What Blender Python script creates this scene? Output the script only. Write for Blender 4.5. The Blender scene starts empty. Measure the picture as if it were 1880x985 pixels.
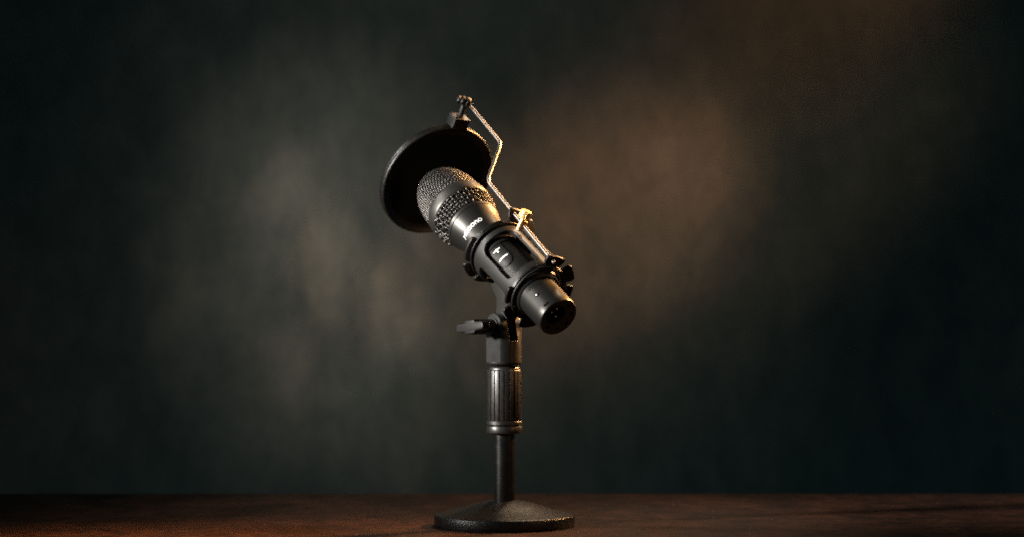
import bpy, bmesh, math, random
from mathutils import Vector, Matrix
from mathutils.geometry import interpolate_bezier
random.seed(3)
S = 0.001                       # everything below is written in millimetres
sc = bpy.context.scene
R = math.radians
V = Vector

# ------------------------------------------------------------------ camera
cam = bpy.data.cameras.new('camera'); camo = bpy.data.objects.new('camera', cam)
sc.collection.objects.link(camo); sc.camera = camo
camo.location = (6.5*S, -2400*S, 235.8*S); camo.rotation_euler = (R(90), 0, 0)
cam.sensor_width = 36; cam.lens = 91.9; cam.clip_start = 0.05; cam.clip_end = 50
cam.dof.use_dof = True; cam.dof.focus_distance = 2.38; cam.dof.aperture_fstop = 4.0

# ------------------------------------------------------------------ world and exposure
w = bpy.data.worlds.new('World'); sc.world = w; w.use_nodes = True
w.node_tree.nodes['Background'].inputs[0].default_value = (0.35, 0.86, 1.0, 1)
w.node_tree.nodes['Background'].inputs[1].default_value = 0.036
sc.view_settings.view_transform = 'Standard'; sc.view_settings.look = 'None'
sc.view_settings.exposure = 0; sc.view_settings.gamma = 1
sc.cycles.use_denoising = False
sc.cycles.max_bounces = 5; sc.cycles.caustics_reflective = False; sc.cycles.sample_clamp_indirect = 0.6; sc.cycles.filter_width = 1.8; sc.cycles.use_adaptive_sampling = False

# ------------------------------------------------------------------ lamps
def aim(o, target):
    d = V(target)*S - o.location
    o.rotation_euler = d.to_track_quat('-Z', 'Y').to_euler()
def spot(name, loc, target, deg, blend, watts, col, rad=30):
    l = bpy.data.lights.new(name, 'SPOT'); l.spot_size = R(deg); l.spot_blend = blend
    l.energy = watts; l.color = col; l.shadow_soft_size = rad*S
    o = bpy.data.objects.new(name, l); sc.collection.objects.link(o)
    o.location = V(loc)*S; aim(o, target); return o
# neutral soft lamp from the left front, warm soft lamp from the right and a little behind
spot('key_lamp', (-1480, -590, 490), (-30, 0, 240), 16.5, 1.0, 370, (1.0, 0.95, 0.88), 95)
spot('warm_lamp', (700, 585, 820), (0, 0, 365), 22, 1.0, 1050, (1.0, 0.50, 0.18), 230)
spot('warm_fill', (1250, -830, 430), (0, 0, 200), 20, 1.0, 9, (1.0, 0.48, 0.20), 110)
spot('left_top_lamp', (-1200, 150, 1140), (-20, 20, 270), 22, 1.0, 36, (1.0, 0.96, 0.90), 120)
spot('table_fill_spot', (260, 640, 980), (-10, 90, 0), 44, 1.0, 15, (1.0, 0.74, 0.50), 60)  # added spot, only there to brighten the wood around the base
# pools of light on the backdrop
def gobo(o, scale, lo, hi, loc, detail, dist):
    """broken pattern in front of a lamp: uneven, smeared light"""
    l = o.data; l.use_nodes = True; nt = l.node_tree; em = nt.nodes['Emission']
    tc = nt.nodes.new('ShaderNodeTexCoord'); mp = nt.nodes.new('ShaderNodeMapping')
    mp.inputs['Location'].default_value = loc; mp.inputs['Scale'].default_value = scale
    nz = nt.nodes.new('ShaderNodeTexNoise'); nz.inputs['Scale'].default_value = 1
    nz.inputs['Detail'].default_value = detail; nz.inputs['Distortion'].default_value = dist
    mr = nt.nodes.new('ShaderNodeMapRange'); mr.inputs['From Min'].default_value = 0.34; mr.inputs['From Max'].default_value = 0.66
    mr.inputs['To Min'].default_value = lo; mr.inputs['To Max'].default_value = hi
    nt.links.new(tc.outputs['Normal'], mp.inputs[0]); nt.links.new(mp.outputs[0], nz.inputs['Vector'])
    nt.links.new(nz.outputs['Fac'], mr.inputs['Value']); nt.links.new(mr.outputs[0], em.inputs['Strength'])
spot('backdrop_lamp_cool', (-100, -700, 1450), (-90, 700, 310), 33, 1.0, 8.2, (0.94, 1.0, 0.88), 50)
gobo(spot('backdrop_lamp_left', (-300, -500, 1150), (-200, 700, 254), 20.0, 1.0, 18, (1.0, 0.95, 0.83), 30), (18, 13, 10), 0.8, 1.2, (2.713, 1.621, 8.491), 3.0, 0.6)
gobo(spot('backdrop_lamp_dappled', (-260, -60, 1050), (-204, 700, 236), 15.0, 1.0, 13.5, (1.0, 0.84, 0.70), 14), (28.6, 17, 10), 0.35, 1.5, (5.934, 6.836, 3.391), 2.5, 0.5)
gobo(spot('backdrop_lamp_leak', (-260, -60, 1050), (-132, 700, 197), 4.8, 1.0, 13, (1.0, 0.66, 0.46), 10), (60, 20, 10), 0.4, 1.4, (1.1, 2.2, 0.4), 2.0, 0.4)
gobo(spot('backdrop_lamp_leak', (-260, -60, 1050), (-213, 700, 240), 5.6, 1.0, 12, (1.0, 0.70, 0.48), 10), (60, 20, 10), 0.4, 1.4, (3.1, 1.2, 0.7), 2.0, 0.4)
spot('backdrop_lamp_warm', (738, 47, 660), (126, 700, 304), 20.0, 1.0, 17, (1.0, 0.52, 0.30), 40)
spot('backdrop_lamp_soft', (1300, 253, 979), (239, 700, 272), 15.2, 1.0, 12.9, (1.0, 0.80, 0.52), 60)
spot('backdrop_lamp_streak', (1254, 357, 1256), (381, 700, 575), 14.0, 1.0, 33, (1.0, 0.50, 0.22), 60)

# ------------------------------------------------------------------ materials
def mat(name, base, rough=0.5, metal=0.0, bump=None, rvar=None, spec=0.5, cvar=None):
    m = bpy.data.materials.new(name); m.use_nodes = True; nt = m.node_tree
    b = nt.nodes['Principled BSDF']
    b.inputs['Base Color'].default_value = (*base, 1); b.inputs['Roughness'].default_value = rough
    b.inputs['Metallic'].default_value = metal; b.inputs['Specular IOR Level'].default_value = spec
    tc = nt.nodes.new('ShaderNodeTexCoord')
    def noise(scale, detail=3, rough_=0.5):
        n = nt.nodes.new('ShaderNodeTexNoise'); n.inputs['Scale'].default_value = scale
        n.inputs['Detail'].default_value = detail; n.inputs['Roughness'].default_value = rough_
        nt.links.new(tc.outputs['Object'], n.inputs['Vector']); return n
    if bump:
        n = noise(bump[0]); bp = nt.nodes.new('ShaderNodeBump')
        bp.inputs['Strength'].default_value = bump[1]; bp.inputs['Distance'].default_value = bump[2]*S
        nt.links.new(n.outputs['Fac'], bp.inputs['Height']); nt.links.new(bp.outputs[0], b.inputs['Normal'])
    if rvar:
        n = noise(rvar[0], 4, 0.6); r = nt.nodes.new('ShaderNodeMapRange')
        r.inputs['From Min'].default_value = 0.3; r.inputs['From Max'].default_value = 0.7
        r.inputs['To Min'].default_value = rvar[1]; r.inputs['To Max'].default_value = rvar[2]
        nt.links.new(n.outputs['Fac'], r.inputs['Value']); nt.links.new(r.outputs[0], b.inputs['Roughness'])
    if cvar:
        n = noise(cvar[0], 5, 0.65); cr = nt.nodes.new('ShaderNodeValToRGB')
        cr.color_ramp.elements[0].position = 0.35; cr.color_ramp.elements[1].position = 0.68
        cr.color_ramp.elements[0].color = (*cvar[1], 1); cr.color_ramp.elements[1].color = (*cvar[2], 1)
        nt.links.new(n.outputs['Fac'], cr.inputs[0]); nt.links.new(cr.outputs[0], b.inputs['Base Color'])
    return m
M = {}
M['body'] = mat('black_satin_paint', (0.034, 0.033, 0.031), 0.38, 0.75, (2600, 0.08, 0.04), None)
M['ringmetal'] = mat('grey_satin_metal', (0.06, 0.058, 0.055), 0.44, 0.8)
M['wire'] = mat('steel_wire', (0.105, 0.10, 0.094), 0.44, 1.0)
M['foam'] = mat('black_foam', (0.004, 0.004, 0.004), 0.95, 0, (900, 0.6, 0.4), spec=0.1)
M['plastic'] = mat('black_moulded_plastic', (0.012, 0.011, 0.010), 0.40, 0.0, (1400, 0.35, 0.07), None, 0.5)
M['hook'] = mat('glossy_black_plastic', (0.007, 0.006, 0.0055), 0.40, 0.0, None, None, 0.25)
M['pad'] = mat('textured_plastic', (0.040, 0.034, 0.028), 0.45, 0.0, (900, 0.6, 0.25), (400, 0.35, 0.6), 0.7)
M['rubber_and_shade'] = mat('elastic_and_shade_black', (0.006, 0.006, 0.006), 0.5, 0, (1500, 0.3, 0.1), spec=0.35)  # elastic parts, and the painted shade in the rear cavity
M['powder'] = mat('powder_coated_iron', (0.006, 0.006, 0.0058), 0.38, 0.0, (1000, 1.0, 0.26), (300, 0.30, 0.44), 0.6)
M['grip'] = mat('ribbed_black_plastic', (0.012, 0.010, 0.0095), 0.38, 0.0, (1100, 0.4, 0.1), (200, 0.34, 0.46), 0.85)
M['pole'] = mat('black_painted_pole', (0.006, 0.006, 0.006), 0.30, 0.0, (900, 0.15, 0.1), (160, 0.26, 0.36), 0.5)
M['fork'] = mat('worn_black_plastic', (0.008, 0.0078, 0.0072), 0.44, 0.0, (1100, 0.5, 0.12), (120, 0.40, 0.50), 0.42)
M['chrome'] = mat('chrome_rod', (0.34, 0.30, 0.275), 0.42, 1.0)
M['brass'] = mat('brass', (0.95, 0.60, 0.24), 0.48, 1.0, None, (600, 0.42, 0.54))
M['pin'] = mat('plated_pin', (0.75, 0.55, 0.42), 0.25, 1.0)
M['steel'] = mat('bright_screw_steel', (0.75, 0.73, 0.70), 0.22, 1.0)
M['white'] = mat('white_print', (0.80, 0.79, 0.76), 0.5, 0)
M['dark'] = mat('recess_shade_black', (0.002, 0.002, 0.002), 0.9, 0, spec=0.0)  # near-black colour stands in for the shade inside slots and recesses
M['face'] = mat('black_end_face', (0.014, 0.011, 0.009), 0.5, 0.0, (900, 0.2, 0.1))
M['popring'] = mat('filter_ring_plastic', (0.012, 0.011, 0.010), 0.40, 0.0, (800, 0.2, 0.1), (300, 0.34, 0.5), 0.7)
M['fabric'] = mat('nylon_filter_mesh', (0.020, 0.026, 0.028), 0.95, 0, (1500, 0.5, 0.2), spec=0.05)

# ------------------------------------------------------------------ mesh helpers (mm in, metres out)
def finish(name, verts, faces, m, parent=None, smooth=40):
    me = bpy.data.meshes.new(name); me.from_pydata([V(p)*S for p in verts], [], faces)
    bm = bmesh.new(); bm.from_mesh(me)
    bmesh.ops.remove_doubles(bm, verts=bm.verts, dist=1e-7)
    bmesh.ops.recalc_face_normals(bm, faces=bm.faces)
    bm.to_mesh(me); bm.free()
    return link(name, me, m, parent, smooth)
def link(name, me, m, parent=None, smooth=40):
    me.materials.clear(); me.materials.append(m)
    for p in me.polygons: p.use_smooth = smooth is not None
    if smooth is not None: me.set_sharp_from_angle(angle=R(smooth))
    o = bpy.data.objects.new(name, me); sc.collection.objects.link(o)
    if parent:
        root = parent
        while root.parent: root = root.parent
        o.parent = parent
        if parent.type == 'EMPTY':                      # part: geometry kept relative to the thing's base
            me.transform(Matrix.Translation(-root.location))
        else:
            me.transform(Matrix.Translation(-root.location))
    return o
def frame(ax, up=V((0, 0, 1))):
    ax = V(ax).normalized(); x = (up - ax*up.dot(ax))
    if x.length < 1e-4: x = V((1, 0, 0)) - ax*ax.x
    x.normalize(); return ax, x, ax.cross(x)
def lathe_geo(C, ax, prof, seg=96, up=V((0, 0, 1)), rfun=None):
    ax, x, y = frame(ax, up); C = V(C); vs = []; fs = []
    for s, r in prof:
        for k in range(seg):
            a = 2*math.pi*k/seg
            rr = r if rfun is None else rfun(s, r, a)
            vs.append(C + ax*s + (x*math.cos(a) + y*math.sin(a))*rr)
    for i in range(len(prof)-1):
        for k in range(seg):
            a, b = i*seg+k, i*seg+(k+1) % seg
            fs.append((a, b, b+seg, a+seg))
    return vs, fs
def lathe(name, C, ax, prof, m, parent=None, seg=96, smooth=35, up=V((0, 0, 1)), rfun=None):
    vs, fs = lathe_geo(C, ax, prof, seg, up, rfun)
    return finish(name, vs, fs, m, parent, smooth)
def rod_prof(L, r, c=0.4, z0=0.0):
    return [(z0, 0), (z0, r-c), (z0+c*.3, r-c*.3), (z0+c, r), (z0+L-c, r), (z0+L-c*.3, r-c*.3), (z0+L, r-c), (z0+L, 0)]
def tube_geo(pts, r, seg=8, closed=False, cap=True):
    pts = [V(p) for p in pts]; n = len(pts); vs = []; fs = []
    def tan(i):
        if closed: return (pts[(i+1) % n]-pts[i-1]).normalized()
        return (pts[min(i+1, n-1)]-pts[max(i-1, 0)]).normalized()
    t = tan(0); _, x, _ = frame(t)
    for i in range(n):
        t2 = tan(i); q = t.rotation_difference(t2); x = q @ x; t = t2
        x = (x - t*x.dot(t)).normalized(); y = t.cross(x)
        rr = r[i] if isinstance(r, (list, tuple)) else r
        for k in range(seg):
            a = 2*math.pi*k/seg; vs.append(pts[i] + (x*math.cos(a)+y*math.sin(a))*rr)
    for i in range(n if closed else n-1):
        j = (i+1) % n
        for k in range(seg):
            k2 = (k+1) % seg; fs.append((i*seg+k, i*seg+k2, j*seg+k2, j*seg+k))
    if not closed and cap:
        fs.append(tuple(range(seg))[::-1]); fs.append(tuple(range((n-1)*seg, n*seg)))
    return vs, fs
def tube(name, pts, r, m, parent=None, seg=10, closed=False):
    vs, fs = tube_geo(pts, r, seg, closed); return finish(name, vs, fs, m, parent, 50)
def fillet(pts, rad, n=6):
    """round the corners of a closed 2D outline"""
    out = []; N = len(pts)
    for i in range(N):
        p0, p, p1 = V(pts[i-1]), V(pts[i]), V(pts[(i+1) % N])
        r = rad[i] if isinstance(rad, (list, tuple)) else rad
        a = (p0-p); b = (p1-p); d = min(r, a.length*.48, b.length*.48)
        A = p + a.normalized()*d; B = p + b.normalized()*d
        for k in range(n+1):
            t = k/n; out.append(A*(1-t)**2 + p*2*t*(1-t) + B*t*t)
    return out
def bendpath(pts, rad, n=8):
    out = [V(pts[0])]
    for i in range(1, len(pts)-1):
        p0, p, p1 = V(pts[i-1]), V(pts[i]), V(pts[i+1])
        A = p+(p0-p).normalized()*rad; B = p+(p1-p).normalized()*rad
        for k in range(n+1):
            t = k/n; out.append(A*(1-t)**2+p*2*t*(1-t)+B*t*t)
    out.append(V(pts[-1])); return out
def sheet(name, outlines, th, bev, fn, m, parent=None, cuts=(None, None), smooth=35, bres=2):
    """flat plate with holes, rounded edges, thickness th about c=0, mapped by fn(a,b,c)->mm"""
    cu = bpy.data.curves.new('tmp', 'CURVE'); cu.dimensions = '2D'; cu.fill_mode = 'BOTH'
    cu.extrude = max(th/2-bev, 0.0001); cu.bevel_depth = bev; cu.bevel_resolution = bres; cu.offset = -bev
    for ol in outlines:
        sp = cu.splines.new('POLY'); sp.points.add(len(ol)-1); sp.use_cyclic_u = True
        for i, p in enumerate(ol): sp.points[i].co = (p[0], p[1], 0, 1)
    o = bpy.data.objects.new('tmp', cu); sc.collection.objects.link(o)
    bpy.context.view_layer.update()
    me = bpy.data.meshes.new_from_object(o.evaluated_get(bpy.context.evaluated_depsgraph_get()))
    bpy.data.objects.remove(o); bpy.data.curves.remove(cu)
    bm = bmesh.new(); bm.from_mesh(me); bmesh.ops.remove_doubles(bm, verts=bm.verts, dist=1e-4)
    for axis, step in ((0, cuts[0]), (1, cuts[1])):
        if not step: continue
        lo = min(v.co[axis] for v in bm.verts); hi = max(v.co[axis] for v in bm.verts)
        k = math.floor(lo/step)+1
        while k*step < hi:
            co = [0, 0, 0]; no = [0, 0, 0]; co[axis] = k*step+0.00137; no[axis] = 1
            bmesh.ops.bisect_plane(bm, geom=bm.verts[:]+bm.edges[:]+bm.faces[:], plane_co=co, plane_no=no); k += 1
    bmesh.ops.triangulate(bm, faces=[f for f in bm.faces if len(f.verts) > 4])
    for v in bm.verts: v.co = V(fn(v.co.x, v.co.y, v.co.z))*S
    bmesh.ops.recalc_face_normals(bm, faces=bm.faces)
    bm.to_mesh(me); bm.free(); me.name = name
    return link(name, me, m, parent, smooth)
def join_geo(gs):
    vs = []; fs = []
    for v, f in gs:
        o = len(vs); vs += v; fs += [tuple(i+o for i in q) for q in f]
    return vs, fs
def thing(name, loc, label, cat):
    o = bpy.data.objects.new(name, None); sc.collection.objects.link(o); o.location = V(loc)*S
    o.empty_display_size = 0.02; o['label'] = label; o['category'] = cat; return o

# ------------------------------------------------------------------ setting: table top and backdrop
def table_material():
    m = bpy.data.materials.new('dark_stained_wood'); m.use_nodes = True; nt = m.node_tree; L = nt.links
    b = nt.nodes['Principled BSDF']; tc = nt.nodes.new('ShaderNodeTexCoord')
    def nz(scale, vec, det=5, ro=0.6, dist=0.0):
        mp = nt.nodes.new('ShaderNodeMapping'); mp.inputs['Scale'].default_value = vec
        n = nt.nodes.new('ShaderNodeTexNoise'); n.inputs['Scale'].default_value = scale
        n.inputs['Detail'].default_value = det; n.inputs['Roughness'].default_value = ro; n.inputs['Distortion'].default_value = dist
        L.new(tc.outputs['Object'], mp.inputs[0]); L.new(mp.outputs[0], n.inputs['Vector']); return n
    grain = nz(34, (0.9, 1.0, 1), 9, 0.74, 1.2); blot = nz(9, (1.2, 0.7, 1), 4, 0.6, 0.6); speck = nz(300, (1, 0.4, 1), 3, 0.6)
    r1 = nt.nodes.new('ShaderNodeValToRGB'); e = r1.color_ramp.elements
    e[0].position = 0.34; e[0].color = (0.022, 0.011, 0.007, 1); e[1].position = 0.66; e[1].color = (0.150, 0.058, 0.032, 1)
    L.new(grain.outputs['Fac'], r1.inputs[0])
    r2 = nt.nodes.new('ShaderNodeValToRGB'); e = r2.color_ramp.elements
    e[0].position = 0.36; e[0].color = (0.38, 0.36, 0.34, 1); e[1].position = 0.62; e[1].color = (1, 1, 1, 1)
    L.new(blot.outputs['Fac'], r2.inputs[0])
    mul = nt.nodes.new('ShaderNodeMix'); mul.data_type = 'RGBA'; mul.blend_type = 'MULTIPLY'; mul.inputs['Factor'].default_value = 1
    L.new(r1.outputs[0], mul.inputs['A']); L.new(r2.outputs[0], mul.inputs['B'])
    r3 = nt.nodes.new('ShaderNodeValToRGB'); e = r3.color_ramp.elements
    e[0].position = 0.67; e[0].color = (0, 0, 0, 1); e[1].position = 0.74; e[1].color = (1, 1, 1, 1)
    L.new(speck.outputs['Fac'], r3.inputs[0])
    mix = nt.nodes.new('ShaderNodeMix'); mix.data_type = 'RGBA'
    L.new(r3.outputs[0], mix.inputs['Factor']); L.new(mul.outputs['Result'], mix.inputs['A']); mix.inputs['B'].default_value = (0.42, 0.30, 0.20, 1)
    L.new(mix.outputs['Result'], b.inputs['Base Color'])
    rr = nt.nodes.new('ShaderNodeMapRange'); rr.inputs['From Min'].default_value = 0.3; rr.inputs['From Max'].default_value = 0.7
    rr.inputs['To Min'].default_value = 0.62; rr.inputs['To Max'].default_value = 0.38
    L.new(blot.outputs['Fac'], rr.inputs['Value']); L.new(rr.outputs[0], b.inputs['Roughness'])
    bp = nt.nodes.new('ShaderNodeBump'); bp.inputs['Strength'].default_value = 0.5; bp.inputs['Distance'].default_value = 0.0006
    L.new(grain.outputs['Fac'], bp.inputs['Height']); L.new(bp.outputs[0], b.inputs['Normal'])
    b.inputs['Specular IOR Level'].default_value = 0.22
    return m
def backdrop_material():
    """hand-painted muslin: cloudy blotches over a green-grey ground, a little rust in the pale ones"""
    m = bpy.data.materials.new('mottled_canvas'); m.use_nodes = True; nt = m.node_tree; L = nt.links
    b = nt.nodes['Principled BSDF']; tc = nt.nodes.new('ShaderNodeTexCoord')
    def nz(scale, vec, det, ro, dist):
        mp = nt.nodes.new('ShaderNodeMapping'); mp.inputs['Scale'].default_value = vec
        n = nt.nodes.new('ShaderNodeTexNoise'); n.inputs['Scale'].default_value = scale
        n.inputs['Detail'].default_value = det; n.inputs['Roughness'].default_value = ro; n.inputs['Distortion'].default_value = dist
        L.new(tc.outputs['Object'], mp.inputs[0]); L.new(mp.outputs[0], n.inputs['Vector']); return n
    n1 = nz(24, (1.0, 1, 0.55), 6, 0.6, 0.5); n2 = nz(7, (1, 1, 0.8), 4, 0.55, 0.3); n3 = nz(42, (1.0, 1, 0.7), 5, 0.65, 0.2)
    def ramp(n, p0, c0, p1, c1):
        cr = nt.nodes.new('ShaderNodeValToRGB'); e = cr.color_ramp.elements
        e[0].position = p0; e[0].color = (*c0, 1); e[1].position = p1; e[1].color = (*c1, 1)
        L.new(n.outputs['Fac'], cr.inputs[0]); return cr.outputs[0]
    def mul(a, c):
        x = nt.nodes.new('ShaderNodeMix'); x.data_type = 'RGBA'; x.blend_type = 'MULTIPLY'; x.inputs['Factor'].default_value = 1
        L.new(a, x.inputs['A']); L.new(c, x.inputs['B']); return x.outputs['Result']
    base = ramp(n2, 0.3, (0.138, 0.150, 0.138), 0.7, (0.178, 0.172, 0.154))
    c = mul(base, ramp(n1, 0.36, (0.84, 0.86, 0.87), 0.66, (1.12, 1.08, 1.05)))
    c = mul(c, ramp(n3, 0.36, (0.88, 0.90, 0.92), 0.66, (1.10, 1.08, 1.06)))
    L.new(c, b.inputs['Base Color'])
    b.inputs['Roughness'].default_value = 0.95; b.inputs['Specular IOR Level'].default_value = 0.1
    return m
def box_geo(x0, x1, y0, y1, z0, z1):
    vs = [(x, y, z) for x in (x0, x1) for y in (y0, y1) for z in (z0, z1)]
    fs = [(0, 1, 3, 2), (4, 6, 7, 5), (0, 4, 5, 1), (2, 3, 7, 6), (0, 2, 6, 4), (1, 5, 7, 3)]
    return vs, fs
tp = fillet([(-650, -34), (357, -34), (357, 0), (-650, 0)], [2, 6, 22, 2], 12)
vs = [(x, p[0], p[1]) for x in (-1100, 1100) for p in tp]; n_ = len(tp)
fs = [(i, (i+1) % n_, (i+1) % n_+n_, i+n_) for i in range(n_)] + [tuple(range(n_)), tuple(range(n_, 2*n_))]
tt = finish('tabletop', vs, fs, table_material(), None, 30); tt['kind'] = 'structure'
vs = []; fs = []                              # hanging backdrop with the faintest of folds
NX, NZ = 80, 50
for j in range(NZ+1):
    for i in range(NX+1):
        x = -1500+3000*i/NX; z = -500+1800*j/NZ
        vs.append((x, 700+2.2*math.sin(x*0.008+z*0.002)+1.2*math.sin(x*0.021+1), z))
for j in range(NZ):
    for i in range(NX):
        a = j*(NX+1)+i; fs.append((a, a+1, a+NX+2, a+NX+1))
bd = finish('backdrop', vs, fs, backdrop_material(), None, 60); bd['kind'] = 'structure'

# ------------------------------------------------------------------ microphone stand
PX = -0.5                                        # stand axis
st = thing('microphone_stand', (PX, 0, 0), 'black desktop microphone stand with round weighted base and ribbed grip, standing on the wood table', 'stand')
Z = V((0, 0, 1))
lathe('base', (PX, 0, 0), Z, [(0.0, 0), (0.0, 63.4), (0.4, 64.2), (1.0, 64.5), (9.0, 64.5), (9.9, 64.2), (10.5, 63.4), (10.7, 61.9),
      (11.2, 60), (12.7, 54), (14.6, 45.5), (17.6, 36), (20.0, 28), (21.8, 21), (22.9, 15.5), (23.3, 12), (23.4, 9)], M['powder'], st, 160, 50)
lathe('pole', (PX, 0, 0), Z, [(22, 0), (22, 9.5), (88, 9.5), (88, 0)], M['pole'], st)
lathe('collar', (PX, 0, 0), Z, [(85, 9.4), (85, 15.2), (85.5, 16), (86.3, 16.3), (91, 16.3), (91.7, 16), (92, 15.4), (92, 12), (92, 9.4)], M['grip'], st)
def flute(s, r, a):
    if r < 14.5 or s < 96.6 or s > 143.4: return r
    ph = (a/(2*math.pi)*20) % 1.0; d = min(ph, 1-ph)
    return r - (1.5 if d < 0.06 else (1.5*(0.12-d)/0.06 if d < 0.12 else 0))
lathe('grip', (PX, 0, 0), Z, [(92.2, 9.4), (92.2, 13.6), (93, 13.6), (93, 16), (93.4, 16.3), (95.9, 16.3), (96.4, 16), (96.5, 14.9), (96.7, 14.9), (96.9, 15.2), (97.3, 15.4),
      (142, 15.4), (142.8, 15.2), (143.3, 14.8), (143.5, 14.0), (144.4, 14.0), (145.6, 13.5), (146.6, 12.4), (147.0, 11), (147.1, 6)], M['grip'], st, 400, 30, rfun=flute)
# clamp fork: cylinder with two flat cheeks and a slot
u = V((-0.809, -0.588, 0)); h = V((0.588, -0.809, 0)); P0 = V((-1, 0, 183)); FX = V((-1, 0, 0))
lathe('neck', (FX.x, 0, 0), Z, [(146, 8), (150, 8)], M['pole'], st, 48)
def fork_part(us, name_geo):
    """solid between u0..u1 of the r=16 cylinder; top edge is round about the pivot"""
    u0, u1, ztop, rnd = us; vs = []; fs = []; nu = 10
    cols = []
    for i in range(nu+1):
        uu = u0+(u1-u0)*i/nu; hw = math.sqrt(max(16.2**2-uu*uu, 0.01)); row = []
        if rnd:
            rr = min(12.2, hw)
            row += [(-hw, 150.2), (-hw, 172)] + [(-hw*(1-t)-rr*t, 172+11*t) for t in (0.5, 1)]
            row += [(-rr*math.cos(a), 183+12*math.sin(a)) for a in [math.pi*k/20 for k in range(1, 20)]]
            row += [(hw*(1-t)+rr*t, 172+11*t) for t in (1, 0.5)] + [(hw, 172), (hw, 150.2)]
        else:
            row = [(-hw, 150.2), (-hw, ztop), (hw, ztop), (hw, 150.2)]
        cols.append([FX + u*uu + h*a + Z*b for a, b in row])
    n = len(cols[0])
    for c in cols: vs += c
    for i in range(nu):
        for k in range(n):
            k2 = (k+1) % n; fs.append((i*n+k, i*n+k2, (i+1)*n+k2, (i+1)*n+k))
    fs.append(tuple(range(n))); fs.append(tuple(range(nu*n, (nu+1)*n)))
    return vs, fs
g = join_geo([fork_part((4.6, 12.0, 0, True), 0), fork_part((-13.2, -4.6, 0, True), 0), fork_part((-4.59, 4.59, 170, False), 0)])
fk = finish('clamp_fork', g[0], g[1], M['fork'], st, 35)
bv = fk.modifiers.new('b', 'BEVEL'); bv.width = 0.5*S; bv.segments = 2; bv.limit_method = 'ANGLE'; bv.angle_limit = R(50)
lathe('fork_base', (FX.x, 0, 0), Z, [(148.0, 0), (148.0, 15.2), (148.4, 15.9), (149.2, 16.4), (150.6, 16.4), (150.7, 12)], M['fork'], st, 96)
ws = lathe('wing_screw', FX+Z*183, u, [(11.6, 0), (11.6, 8.4), (13.4, 8.4), (13.5, 7.2), (15, 7.0), (36, 7.0), (37.5, 6.6), (38.4, 5.8), (38.6, 0)], M['fork'], st, 64)
wo = fillet([(-21, -3.5), (-8, -4.2), (-6.8, -6.4), (6.8, -6.4), (8, -4.2), (21, -3.5), (21, 3.5), (8, 4.2), (6.8, 6.4), (-6.8, 6.4), (-8, 4.2), (-21, 3.5)], [3, 1, 2.5, 2.5, 1, 3, 3, 1, 2.5, 2.5, 1, 3])
rot = R(6)
sheet('wing', [wo], 8.5, 1.1, lambda a, b, c: FX+Z*183 + u*(34.6+c) + h*(a*math.cos(rot)-b*math.sin(rot)) + Z*(a*math.sin(rot)+b*math.cos(rot)), M['fork'], ws)

# ------------------------------------------------------------------ microphone
N = V((0.49793, -0.68534, -0.53140)).normalized()      # towards the connector end
C0 = V((4.01, -12, 239.68)); ax_, vv, ww = frame(N)
mic = thing('microphone', C0, 'black handheld microphone with domed wire grille, tilted nose up in its holder', 'microphone')
def mp(phi, s, r, C=C0):
    a = R(phi); return C + N*s + (vv*math.cos(a)+ww*math.sin(a))*r
lathe('body', C0, N, [(-69, 20), (-69, 25.6), (-68.6, 26.2), (-67.9, 26.45), (-65.0, 25.9), (-64.7, 25.3), (-64.4, 25.3), (-64.1, 25.7), (-60, 24.45), (-56, 23.3), (-52, 22.4), (-48, 21.75),
      (-44, 21.2), (-38, 20.5), (-31, 19.8), (-25, 19.3), (28, 19.2), (60, 19.1), (80, 19.0), (87.2, 18.9), (88.0, 18.6), (88.4, 18.0), (88.4, 17.4)], M['body'], mic, 160, 28)
# connector end face with recess and vents
def facemap(a, b, c): return C0 + N*(87.7+c) + vv*b + ww*a
def circ2(cx, cy, r, n=40): return [(cx+r*math.cos(2*math.pi*k/n), cy+r*math.sin(2*math.pi*k/n)) for k in range(n)]
def pol(phi, r): return (r*math.sin(R(phi)), r*math.cos(R(phi)))
xc = pol(58, 5.6); holes = [circ2(*xc, 9.2, 56)]
vents = [pol(p, 13.4) for p in (-30, -75, -118, -163, 142)]
for (a, b), p in zip(vents, (-30, -75, -118, -163, 142)):
    ra = R(p); holes.append([(a+2.4*math.cos(t)*math.cos(ra)+1.5*math.sin(t)*math.sin(ra), b-2.4*math.cos(t)*math.sin(ra)+1.5*math.sin(t)*math.cos(ra)) for t in [2*math.pi*k/20 for k in range(20)]])
ef = sheet('end_face', [circ2(0, 0, 17.9, 90)] + holes, 1.2, 0.15, facemap, M['face'], mic)
lathe('vent_backing', C0, N, [(84.0, 0), (84.0, 17.6)], M['dark'], ef, 64)
XC = C0 + vv*xc[1] + ww*xc[0]
con = lathe('connector', XC, N, [(76, 0), (76, 9.0), (87.8, 9.0), (88.5, 9.2), (88.5, 9.6), (87.4, 9.7)], M['dark'], mic, 64)
for dx, dy in ((-1.2, 5.0), (-2.6, -3.6), (3.4, 1.2)):
    lathe('pin', XC + vv*dy*0.9 + ww*dx, N, [(76, 1.25), (86.2, 1.25), (86.9, 1.0), (87.3, 0.5), (87.35, 0)], M['pin'], con, 20)
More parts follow.
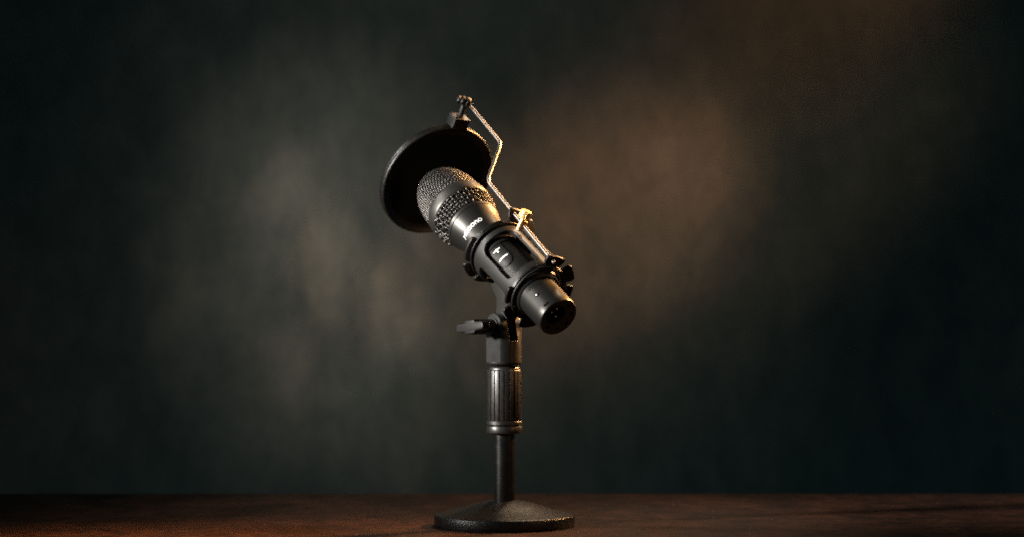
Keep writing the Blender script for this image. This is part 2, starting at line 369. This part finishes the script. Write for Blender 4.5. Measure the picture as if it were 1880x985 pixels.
# screw on the barrel, and latch slot as a flat plate painted with its shade
def onbody(Rr, phi0, s0, off=0.0):
    return lambda a, b, c: mp(phi0 + math.degrees(a/Rr), s0+b, Rr+off+c)
lathe('recess', mp(54, 68.2, 19.16), (mp(54, 0, 1)-C0), [(0.0, 1.45), (0.06, 1.75), (0.0, 1.95)], M['dark'], mic, 28)
lathe('screw', mp(54, 68.2, 19.0), (mp(54, 0, 1)-C0), [(0, 0), (0, 1.45), (0.55, 1.4), (0.7, 1.0), (0.75, 0)], M['steel'], mic, 28)
sheet('latch_slot_shade', [fillet([(-2.8, -1.0), (2.8, -1.0), (2.8, 1.0), (-2.8, 1.0)], .9)], 0.1, 0.02, onbody(19.0, 53.6, 83.8, 0.06), M['dark'], mic, (1, None))
sheet('screw_slot', [[(-1.1, -.17), (1.1, -.17), (1.1, .17), (-1.1, .17)]], 0.08, 0.01, lambda a, b, c: mp(54, 68.2, 0) + (mp(54, 0, 1)-C0)*(19.80+c) + ax_*a + (vv*-math.sin(R(54))+ww*math.cos(R(54)))*b, M['dark'], mic)
# rocker button panel with plus and minus marks
def rt(w_, l0, l1, n=12):
    return [(w_*math.cos(t), l1-0+w_*1.15*math.sin(t)) for t in [math.pi*k/n for k in range(n+1)]] + [(-w_*math.cos(t), l0-w_*1.15*math.sin(t)) for t in [math.pi*k/n for k in range(n+1)]]
sheet('panel_seam', [rt(8.6, -18, 10), rt(8.3, -18, 10)], 0.1, 0.01, onbody(19.25, 54, -2, 0.03), M['dark'], mic, (0.8, None))
def rocker(a, b, c):
    dip = -0.55*max(0, 1-(a*a+(b)*(b)*0.35)/55.0)
    return mp(54 + math.degrees(a/19.25), 3.5+b, 19.25+0.35+dip+c)
bt = sheet('rocker_button', [rt(6.9, -13, 7.5)], 0.9, 0.3, rocker, M['body'], mic, (0.7, 1.5))
def ribbon(pts, hw, n=8):
    """outline of a fat 2D polyline with round ends"""
    pts = [V(p) for p in pts]; L_ = []; R_ = []
    for i, p in enumerate(pts):
        t = (pts[min(i+1, len(pts)-1)]-pts[max(i-1, 0)]).normalized(); nn = V((-t.y, t.x))
        L_.append(p+nn*hw); R_.append(p-nn*hw)
    t = (pts[-1]-pts[-2]).normalized(); a0 = math.atan2(t.y, t.x)
    e = [pts[-1]+V((math.cos(a0+math.pi/2-math.pi*k/n), math.sin(a0+math.pi/2-math.pi*k/n)))*hw for k in range(1, n)]
    t = (pts[0]-pts[1]).normalized(); a0 = math.atan2(t.y, t.x)
    e2 = [pts[0]+V((math.cos(a0+math.pi/2-math.pi*k/n), math.sin(a0+math.pi/2-math.pi*k/n)))*hw for k in range(1, n)]
    return L_ + e + R_[::-1] + e2
def mark(a, b, c): return rocker(a, b, c+0.52)
sheet('minus_mark', [ribbon([(-4.3, 4.2), (-2, 3.7), (0, 3.55), (2, 3.7), (4.3, 4.2)], .85)], 0.08, 0.01, mark, M['white'], bt, (0.7, None))
sheet('plus_mark', [ribbon([(-3.3, -8.2), (3.3, -8.2)], .6), ribbon([(0, -8.9), (0, -5.2)], .75)], 0.08, 0.01, mark, M['white'], bt, (0.7, None))
# round seam of the upper button just ahead of the holder
sheet('button_seam', [circ2(0, 0, 5.6, 40), circ2(0, 0, 5.25, 40)], 0.1, 0.01, onbody(20.0, 62, -33, 0.25), M['dark'], mic, (0.8, None))
sheet('round_button', [circ2(0, 0, 3.8, 32)], 0.5, 0.2, onbody(20.0, 62, -33, 0.2), M['body'], mic, (0.8, None))

# grille ring
lathe('grille_ring', C0, N, [(-98.5, 27), (-98.5, 30.4), (-98.1, 30.9), (-97.2, 31.2), (-93.5, 31.5), (-89, 31.3), (-87.2, 31.0), (-86.4, 30.6), (-86.0, 30.2), (-86.0, 27)], M['ringmetal'], mic, 160, 40)
def lower_r(s): # cone under the ring
    t = (s+86.2)/17.5; return 30.3 - 4.3*t - 0.5*math.sin(math.pi*t)*-1
# lower grille, a strip of crimped wire cloth
gs = []; nax = 46; ncirc = 5; amp = 0.55
for k in range(nax):
    phi = 360*k/nax; pts = []
    for i in range(61):
        t = i/60; s = -86.4+17.6*t; q = t*ncirc
        pts.append(mp(phi+1.6*math.sin(math.pi*q+math.pi*(k % 2)), s, lower_r(s) + amp*math.cos(math.pi*(q-0.5)+math.pi*(k % 2))))
    gs.append(tube_geo(pts, 0.43, 6))
for j in range(ncirc):
    s = -86.4+17.6*(j+0.5)/ncirc; pts = []; M_ = nax*8
    for i in range(M_):
        q = i/8; pts.append(mp(360*i/M_, s+0.55*math.sin(math.pi*q+math.pi*(j % 2)), lower_r(s) - amp*math.cos(math.pi*q + math.pi*(j % 2))))
    gs.append(tube_geo(pts, 0.43, 6, True))
g = join_geo(gs); finish('lower_grille', g[0], g[1], M['wire'], mic, 60)
# dome grille: one square weave pressed over the dome
def dome_pt(t):  # t 0 tip .. 1 base, superellipse profile
    a = t*math.pi/2; r = 29.6*math.sin(a)**0.92; s = -99 - 50.0*math.cos(a)**0.82
    return s, r
tab = [(0, -150, 0)]; L0 = 0; ps = dome_pt(0)
for i in range(1, 401):
    p = dome_pt(i/400); L0 += math.hypot(p[0]-ps[0], p[1]-ps[1]); tab.append((L0, p[0], p[1])); ps = p
tab[0] = (0, dome_pt(0)[0], 0)
LEN = tab[-1][0]
def at_len(l):
    l = max(0, min(LEN*0.99999, l)); i = 0; lo, hi = 0, 400
    while hi-lo > 1:
        mid = (lo+hi)//2
        if tab[mid][0] <= l: lo = mid
        else: hi = mid
    f = (l-tab[lo][0])/max(1e-9, tab[hi][0]-tab[lo][0]); A, B = tab[lo], tab[hi]
    ds, dr = B[1]-A[1], B[2]-A[2]; m_ = math.hypot(ds, dr)
    return A[1]+ds*f, A[2]+dr*f, (-dr/m_, ds/m_)     # normal (s, r)
def dome_xy(a, b, off):
    l = math.hypot(a, b); ph = math.degrees(math.atan2(b, a))+40
    s, r, (ns, nr) = at_len(l)
    if ns > 0: ns, nr = ns, nr
    # outward: away from the inside point (-112, 0)
    if (s+ns+108)*(s+ns+108)+(r+nr)**2 < (s+108)**2+r*r: ns, nr = -ns, -nr
    return mp(ph, s+ns*off, max(r+nr*off, 0.0)), l
pitch = 3.1; gs = []; K = int(LEN/pitch)+1; sub = 4; dm = 0.40
for fam in (0, 1):
    for k in range(-K, K+1):
        a = (k+0.5)*pitch
        if abs(a) >= LEN-0.3: continue
        lim = math.sqrt((LEN+0.5)**2-a*a); n = int(lim/pitch*sub); pts = []
        for i in range(-n, n+1):
            b = i*pitch/sub; ph = math.pi*(b/pitch-0.5)+math.pi*k+math.pi*fam
            off = dm*math.cos(ph)
            aa = a
            P, l = dome_xy(*((aa, b) if fam == 0 else (b, aa)), off)
            pts.append(P)
        if len(pts) > 3: gs.append(tube_geo(pts, 0.36, 6))
g = join_geo(gs); finish('dome_grille', g[0], g[1], M['wire'], mic, 60)
prof = [(dome_pt(i/30)[0]+2.6 if i < 30 else -98, max(0, dome_pt(i/30)[1]-2.6)) for i in range(31)] + [(-86, 27.3), (-70, 23.4)]
lathe('foam_liner', C0, N, prof, M['foam'], mic, 64)
# raised white lettering on the neck
def neck_r(s):
    pr = [(-64.1, 25.7), (-60, 24.45), (-56, 23.3), (-52, 22.4), (-48, 21.75), (-44, 21.2), (-38, 20.5), (-31, 19.8)]
    for (a, ra), (b, rb) in zip(pr, pr[1:]):
        if a <= s <= b: return ra+(rb-ra)*(s-a)/(b-a)
    return 22
def arc(cx, cy, rx, ry, a0, a1, n=14): return [(cx+rx*math.cos(R(a0+(a1-a0)*k/n)), cy+ry*math.sin(R(a0+(a1-a0)*k/n))) for k in range(n+1)]
HW = 0.52
def stroke(p): return ribbon(p, HW)
def ring2(cx, cy, r): return [circ2(cx, cy, r+HW, 28), circ2(cx, cy, r-HW, 28)]
xh = 1.75                                           # bowl radius
L = []
L.append([stroke([(0, -xh), (0, 0.55)] + arc(1.15, 0.55, 1.15, 1.2, 180, 0)+[(2.3, -xh)]), stroke([(2.31, 0.55)]+arc(3.45, 0.55, 1.15, 1.2, 178, 0)+[(4.6, -xh)])])   # m
L.append(ring2(7.7, 0, xh)); L.append([stroke([(9.45, xh-.1), (9.45, -xh)])])                                     # a
L.append(ring2(12.9, 0, xh))                                                                                 # o
L.append([stroke([(16.1, -xh), (16.1, 0.25)]+arc(17.5, 0.25, 1.4, 1.5, 180, 0)+[(18.9, -xh)])])              # n
L.append(ring2(22.1, 0, xh))                                                                                 # o
L.append([ribbon([(-3.6, -2.9), (-2.6, 1.3)], .36)]); L.append([ribbon([(-2.6, -1.0), (-1.8, 1.2)], .34)]); L.append([circ2(-1.4, 0.2, .42, 12)])   # emblem
phi_a, phi_b, wid = 85.0, 27.0, 24.0
def txt(a, b, c):
    phi = phi_a + (phi_b-phi_a)*(a/wid); s = -47.2-0.0*a - b*0.95
    return mp(phi, s, neck_r(s)+0.13+c)
gs = []
first = None
for ol in L:
    for piece in ([ol] if len(ol) == 2 and abs(ol[0][0][1]-ol[1][0][1]) < 1e-9 and len(ol[0]) == 28 else [[q] for q in ol]):
        o = sheet('lettering', piece, 0.06, 0.005, txt, M['white'], mic, (0.6, 0.8))
        gs.append(o)
base = gs[0]; bm = bmesh.new()                       # one piece of printing, one mesh
for o in gs: bm.from_mesh(o.data)
bm.to_mesh(base.data); bm.free()
for o in gs[1:]: bpy.data.objects.remove(o)

# ------------------------------------------------------------------ shock mount
Cc = V((6.44, -10.24, 239.68))
sm = thing('shock_mount', P0, 'black plastic microphone holder cage with flared hooks around the barrel, on the stand clamp', 'microphone holder')
def cp(phi, s, r): return mp(phi, s, r, Cc)
RC = 27.0; circ = 2*math.pi*RC
def wrap(a, b, c): return cp(math.degrees(a/RC), b, RC+c)
def A(phi): return R(phi)*RC
def win(c, hw, s0, s1): return fillet([(A(c-hw), s0), (A(c+hw), s0), (A(c+hw), s1), (A(c-hw), s1)], [11, 11, 8, 8], 8)
a0 = -148
sheet('cage', [[(A(a0)+.01, -21), (A(a0+360)-.01, -21), (A(a0+360)-.01, 46), (A(a0)+.01, 46)], win(41, 38, -14.5, 37), win(150, 44, -12, 38), win(-85, 38, -12, 36)],
      2.6, 0.6, wrap, M['plastic'], sm, (2.0, 6.0), 30)
lathe('front_elastic', Cc, N, [(-29.5, 21.6), (-29.5, 27.2), (-28.6, 28), (-24.4, 28), (-23.4, 27.2), (-23.4, 21.6)], M['rubber_and_shade'], sm, 96)
lathe('rear_cavity_shade', C0+(Cc-C0)*0.4, N, [(44, 25.4), (46.2, 25.0), (49, 23.6), (51.5, 22.4), (52.6, 21), (52.4, 19.8), (51.0, 19.3)], M['rubber_and_shade'], sm, 96)  # black cone in place of the shaded cavity behind the cage
lathe('inner_black_band', C0, N, [(-15, 19.2), (-14.6, 20.6), (-10, 21.0), (-9.4, 20.6), (-9.2, 19.2)], M['rubber_and_shade'], sm, 96)  # thin black band around the barrel inside the window
def cord(s, r, wob, name='elastic_cord'):
    pts = []
    for k in range(240):
        ph = 360*k/240; pts.append(cp(ph, s+wob*math.sin(R(ph*8)), r))
    return tube(name, pts, 1.25, M['rubber_and_shade'], sm, 8, True)
cord(-25.0, 28.6, 0.0); cord(48.6, 27.6, 0.0)
def petal(phi, hw, s0, lean, r0, r1, th=2.8):
    """flared hook: fan shaped plate, rounded outer corners, leaning along the axis"""
    am = R(hw)*(r0+r1)/2
    ol = fillet([(-am*0.78, r0), (am*0.78, r0), (am, r0+(r1-r0)*.55), (am*0.86, r1), (-am*0.86, r1), (-am, r0+(r1-r0)*.55)], [.8, .8, 3, 5, 5, 3], 6)
    def f(a, b, c):
        ph = phi + math.degrees(a/((r0+r1)/2)); t = (b-r0)
        return cp(ph, s0 + lean*t + lean*t*t*0.03 + c, b)
    sheet('hook', [ol], th, 0.8, f, M['hook'], sm, (2.0, 2.5), 35)
for phi, hw, r1 in ((34, 25, 30.8), (92, 25, 34), (136, 17, 36), (174, 17, 37), (-138, 18, 37), (-97, 17, 37), (-60, 16, 43), (-20, 20, 41)):
    petal(phi, hw, -24.8, -0.35, 26, r1)
for phi, hw, r1 in ((42, 25, 28.6), (97, 17, 33.5), (139, 19, 36.5), (-176, 18, 38), (-134, 18, 38), (-93, 15, 38.5), (-56, 16, 38.5), (-12, 19, 38)):
    petal(phi, hw, 44.5, 0.10, 25.5, r1)
# flat rail carrying the rod, thumb screw
sr = vv*math.cos(R(-36))+ww*math.sin(R(-36)); sd_ = vv*math.cos(R(54))+ww*math.sin(R(54))
rx = vv*math.cos(R(-27))+ww*math.sin(R(-27))
sheet('rail', [fillet([(-3.8, -20), (3.8, -20), (3.8, 43), (-3.8, 43)], 1.2)], 9.0, 0.7, lambda a, b, c: Cc+N*b+sr*(28.6+a)+sd_*(4.4+c-0.12*a), M['pad'], sm, (None, 8))
RT = V((44.6, -57.5, 240.4)); B1 = V((-16.5, 35.0, 317.2)); B2 = V((-3.8, 67.0, 353.7)); J = V((-34.9, 112.0, 393.1))
rd = (B1-RT).normalized()
def on_rod(px_s):  # point on the straight lower run, px_s mm from the tip
    return RT + rd*px_s
clp = on_rod(84)
up_ = (rx - rd*rx.dot(rd)).normalized()
SD = V((0.42, -0.20, 0.90)).normalized()
Bp = V((11.9, -16, 270.5))
def knurl(s, r, a):
    return r-0.35*(math.cos(a*26) > 0) if r > 4.5 and 12.6 < s < 19.4 else r
ts = lathe('thumb_screw', Bp, SD, [(0, 0), (0, 1.9), (0.4, 2.2), (11.5, 2.2), (12.2, 3.0), (12.4, 4.8), (12.8, 5.1), (19.2, 5.1), (19.8, 4.6), (20.0, 4.0), (20.0, 0)], M['brass'], sm, 156, 30, rfun=knurl)
lathe('screw_boss', Bp+SD*1.6 + V((3.6, 1.6, -0.4)), SD, [(0, 0), (0, 1.9), (7.5, 1.9), (7.5, 0)], M['brass'], ts, 32)
# arm that drops from the cage into the stand's fork
ol = fillet([(-16, 226), (-12.5, 216), (-5, 209), (-6.5, 196), (-9, 186), (-8.5, 177), (0, 173.5), (8.5, 177), (9, 186), (12, 196), (17, 203), (26, 205), (20, 222), (0, 236)], [1, 5, 6, 6, 5, 6, 6, 6, 5, 6, 5, 2, 5, 5])
sheet('arm', [ol], 9.0, 0.8, lambda a, b, c: P0+u*c+h*a+Z*(b-183), M['plastic'], sm)

# ------------------------------------------------------------------ pop filter
NP = V((0.4605, -0.7143, -0.5269)).normalized(); CP = V((-65.15, 140, 320.36))
pf = thing('pop_filter', CP, 'round black nylon pop filter on a bent chrome rod before the wire grille', 'pop filter')
_, pv, pw = frame(NP)
lathe('ring', CP, NP, [(-9.2, 50.5), (-9.2, 57.6), (-8.6, 58.8), (-7.4, 59.5), (-6.6, 59.6), (-6.3, 59.1), (-5.7, 59.1), (-5.4, 59.6), (-3.9, 59.6), (-3.6, 59.2), (-3.1, 59.2), (-2.8, 59.6), (-1.2, 59.5), (-0.4, 59.1), (0, 58.3), (-0.3, 57.2), (-1.2, 56.4), (-2.2, 51.5), (-2.6, 50.6), (-4, 50.2), (-9.2, 50.5)], M['popring'], pf, 200, 40)
lathe('fabric', CP, NP, [(-3.2, 0), (-3.2, 50.6)], M['fabric'], pf, 96)
lathe('fabric', CP, NP, [(-8.0, 0), (-8.0, 50.8)], M['fabric'], pf, 96)
def pm(phi, s, r): a = R(phi); return CP+NP*s+(pv*math.cos(a)+pw*math.sin(a))*r
bc = -4.5
bx_ = (pv*math.cos(R(bc))+pw*math.sin(R(bc))); by_ = (-pv*math.sin(R(bc))+pw*math.cos(R(bc)))
sheet('clip_block', [fillet([(-8.6, 58), (8.6, 58), (8.6, 69.3), (-8.6, 69.3)], [1, 1, 1.2, 1.2])], 13.5, 0.7, lambda a, b, c: CP+NP*(-5.5+c)+bx_*b+by_*a, M['popring'], pf)
stm = CP+NP*(-5)+bx_*69
JT = V((-38.5, 109.5, 395.8))
sdir = (JT-stm); 
lathe('stem', stm, sdir, [(0, 0), (0, 4.4), (1.0, 4.4), (1.2, 2.9), (sdir.length-2, 2.9), (sdir.length, 2.4), (sdir.length, 0)], M['popring'], pf, 40)
ka = V((-0.86, -0.30, 0.25)).normalized()
kn = lathe('joint', JT - ka*4.5, ka, [(-1.2, 0), (-1.2, 2.4), (-0.2, 4.2), (1.4, 4.9), (3.4, 4.9), (4.2, 3.6), (5.0, 3.4), (5.6, 4.4), (8.2, 4.6), (9.2, 3.8), (9.8, 3.2), (10.6, 3.6), (12.2, 3.6), (13.2, 2.6), (13.4, 0)], M['popring'], pf, 48)
lathe('nut', J - (B2-J).normalized()*2.0, (B2-J), [(0, 0), (0, 2.9), (4.2, 2.9), (4.2, 0)], M['chrome'], kn, 6, 20)
path = bendpath([J, B2, B1, RT], 7)
tube('rod', path, 1.6, M['chrome'], pf, 16)
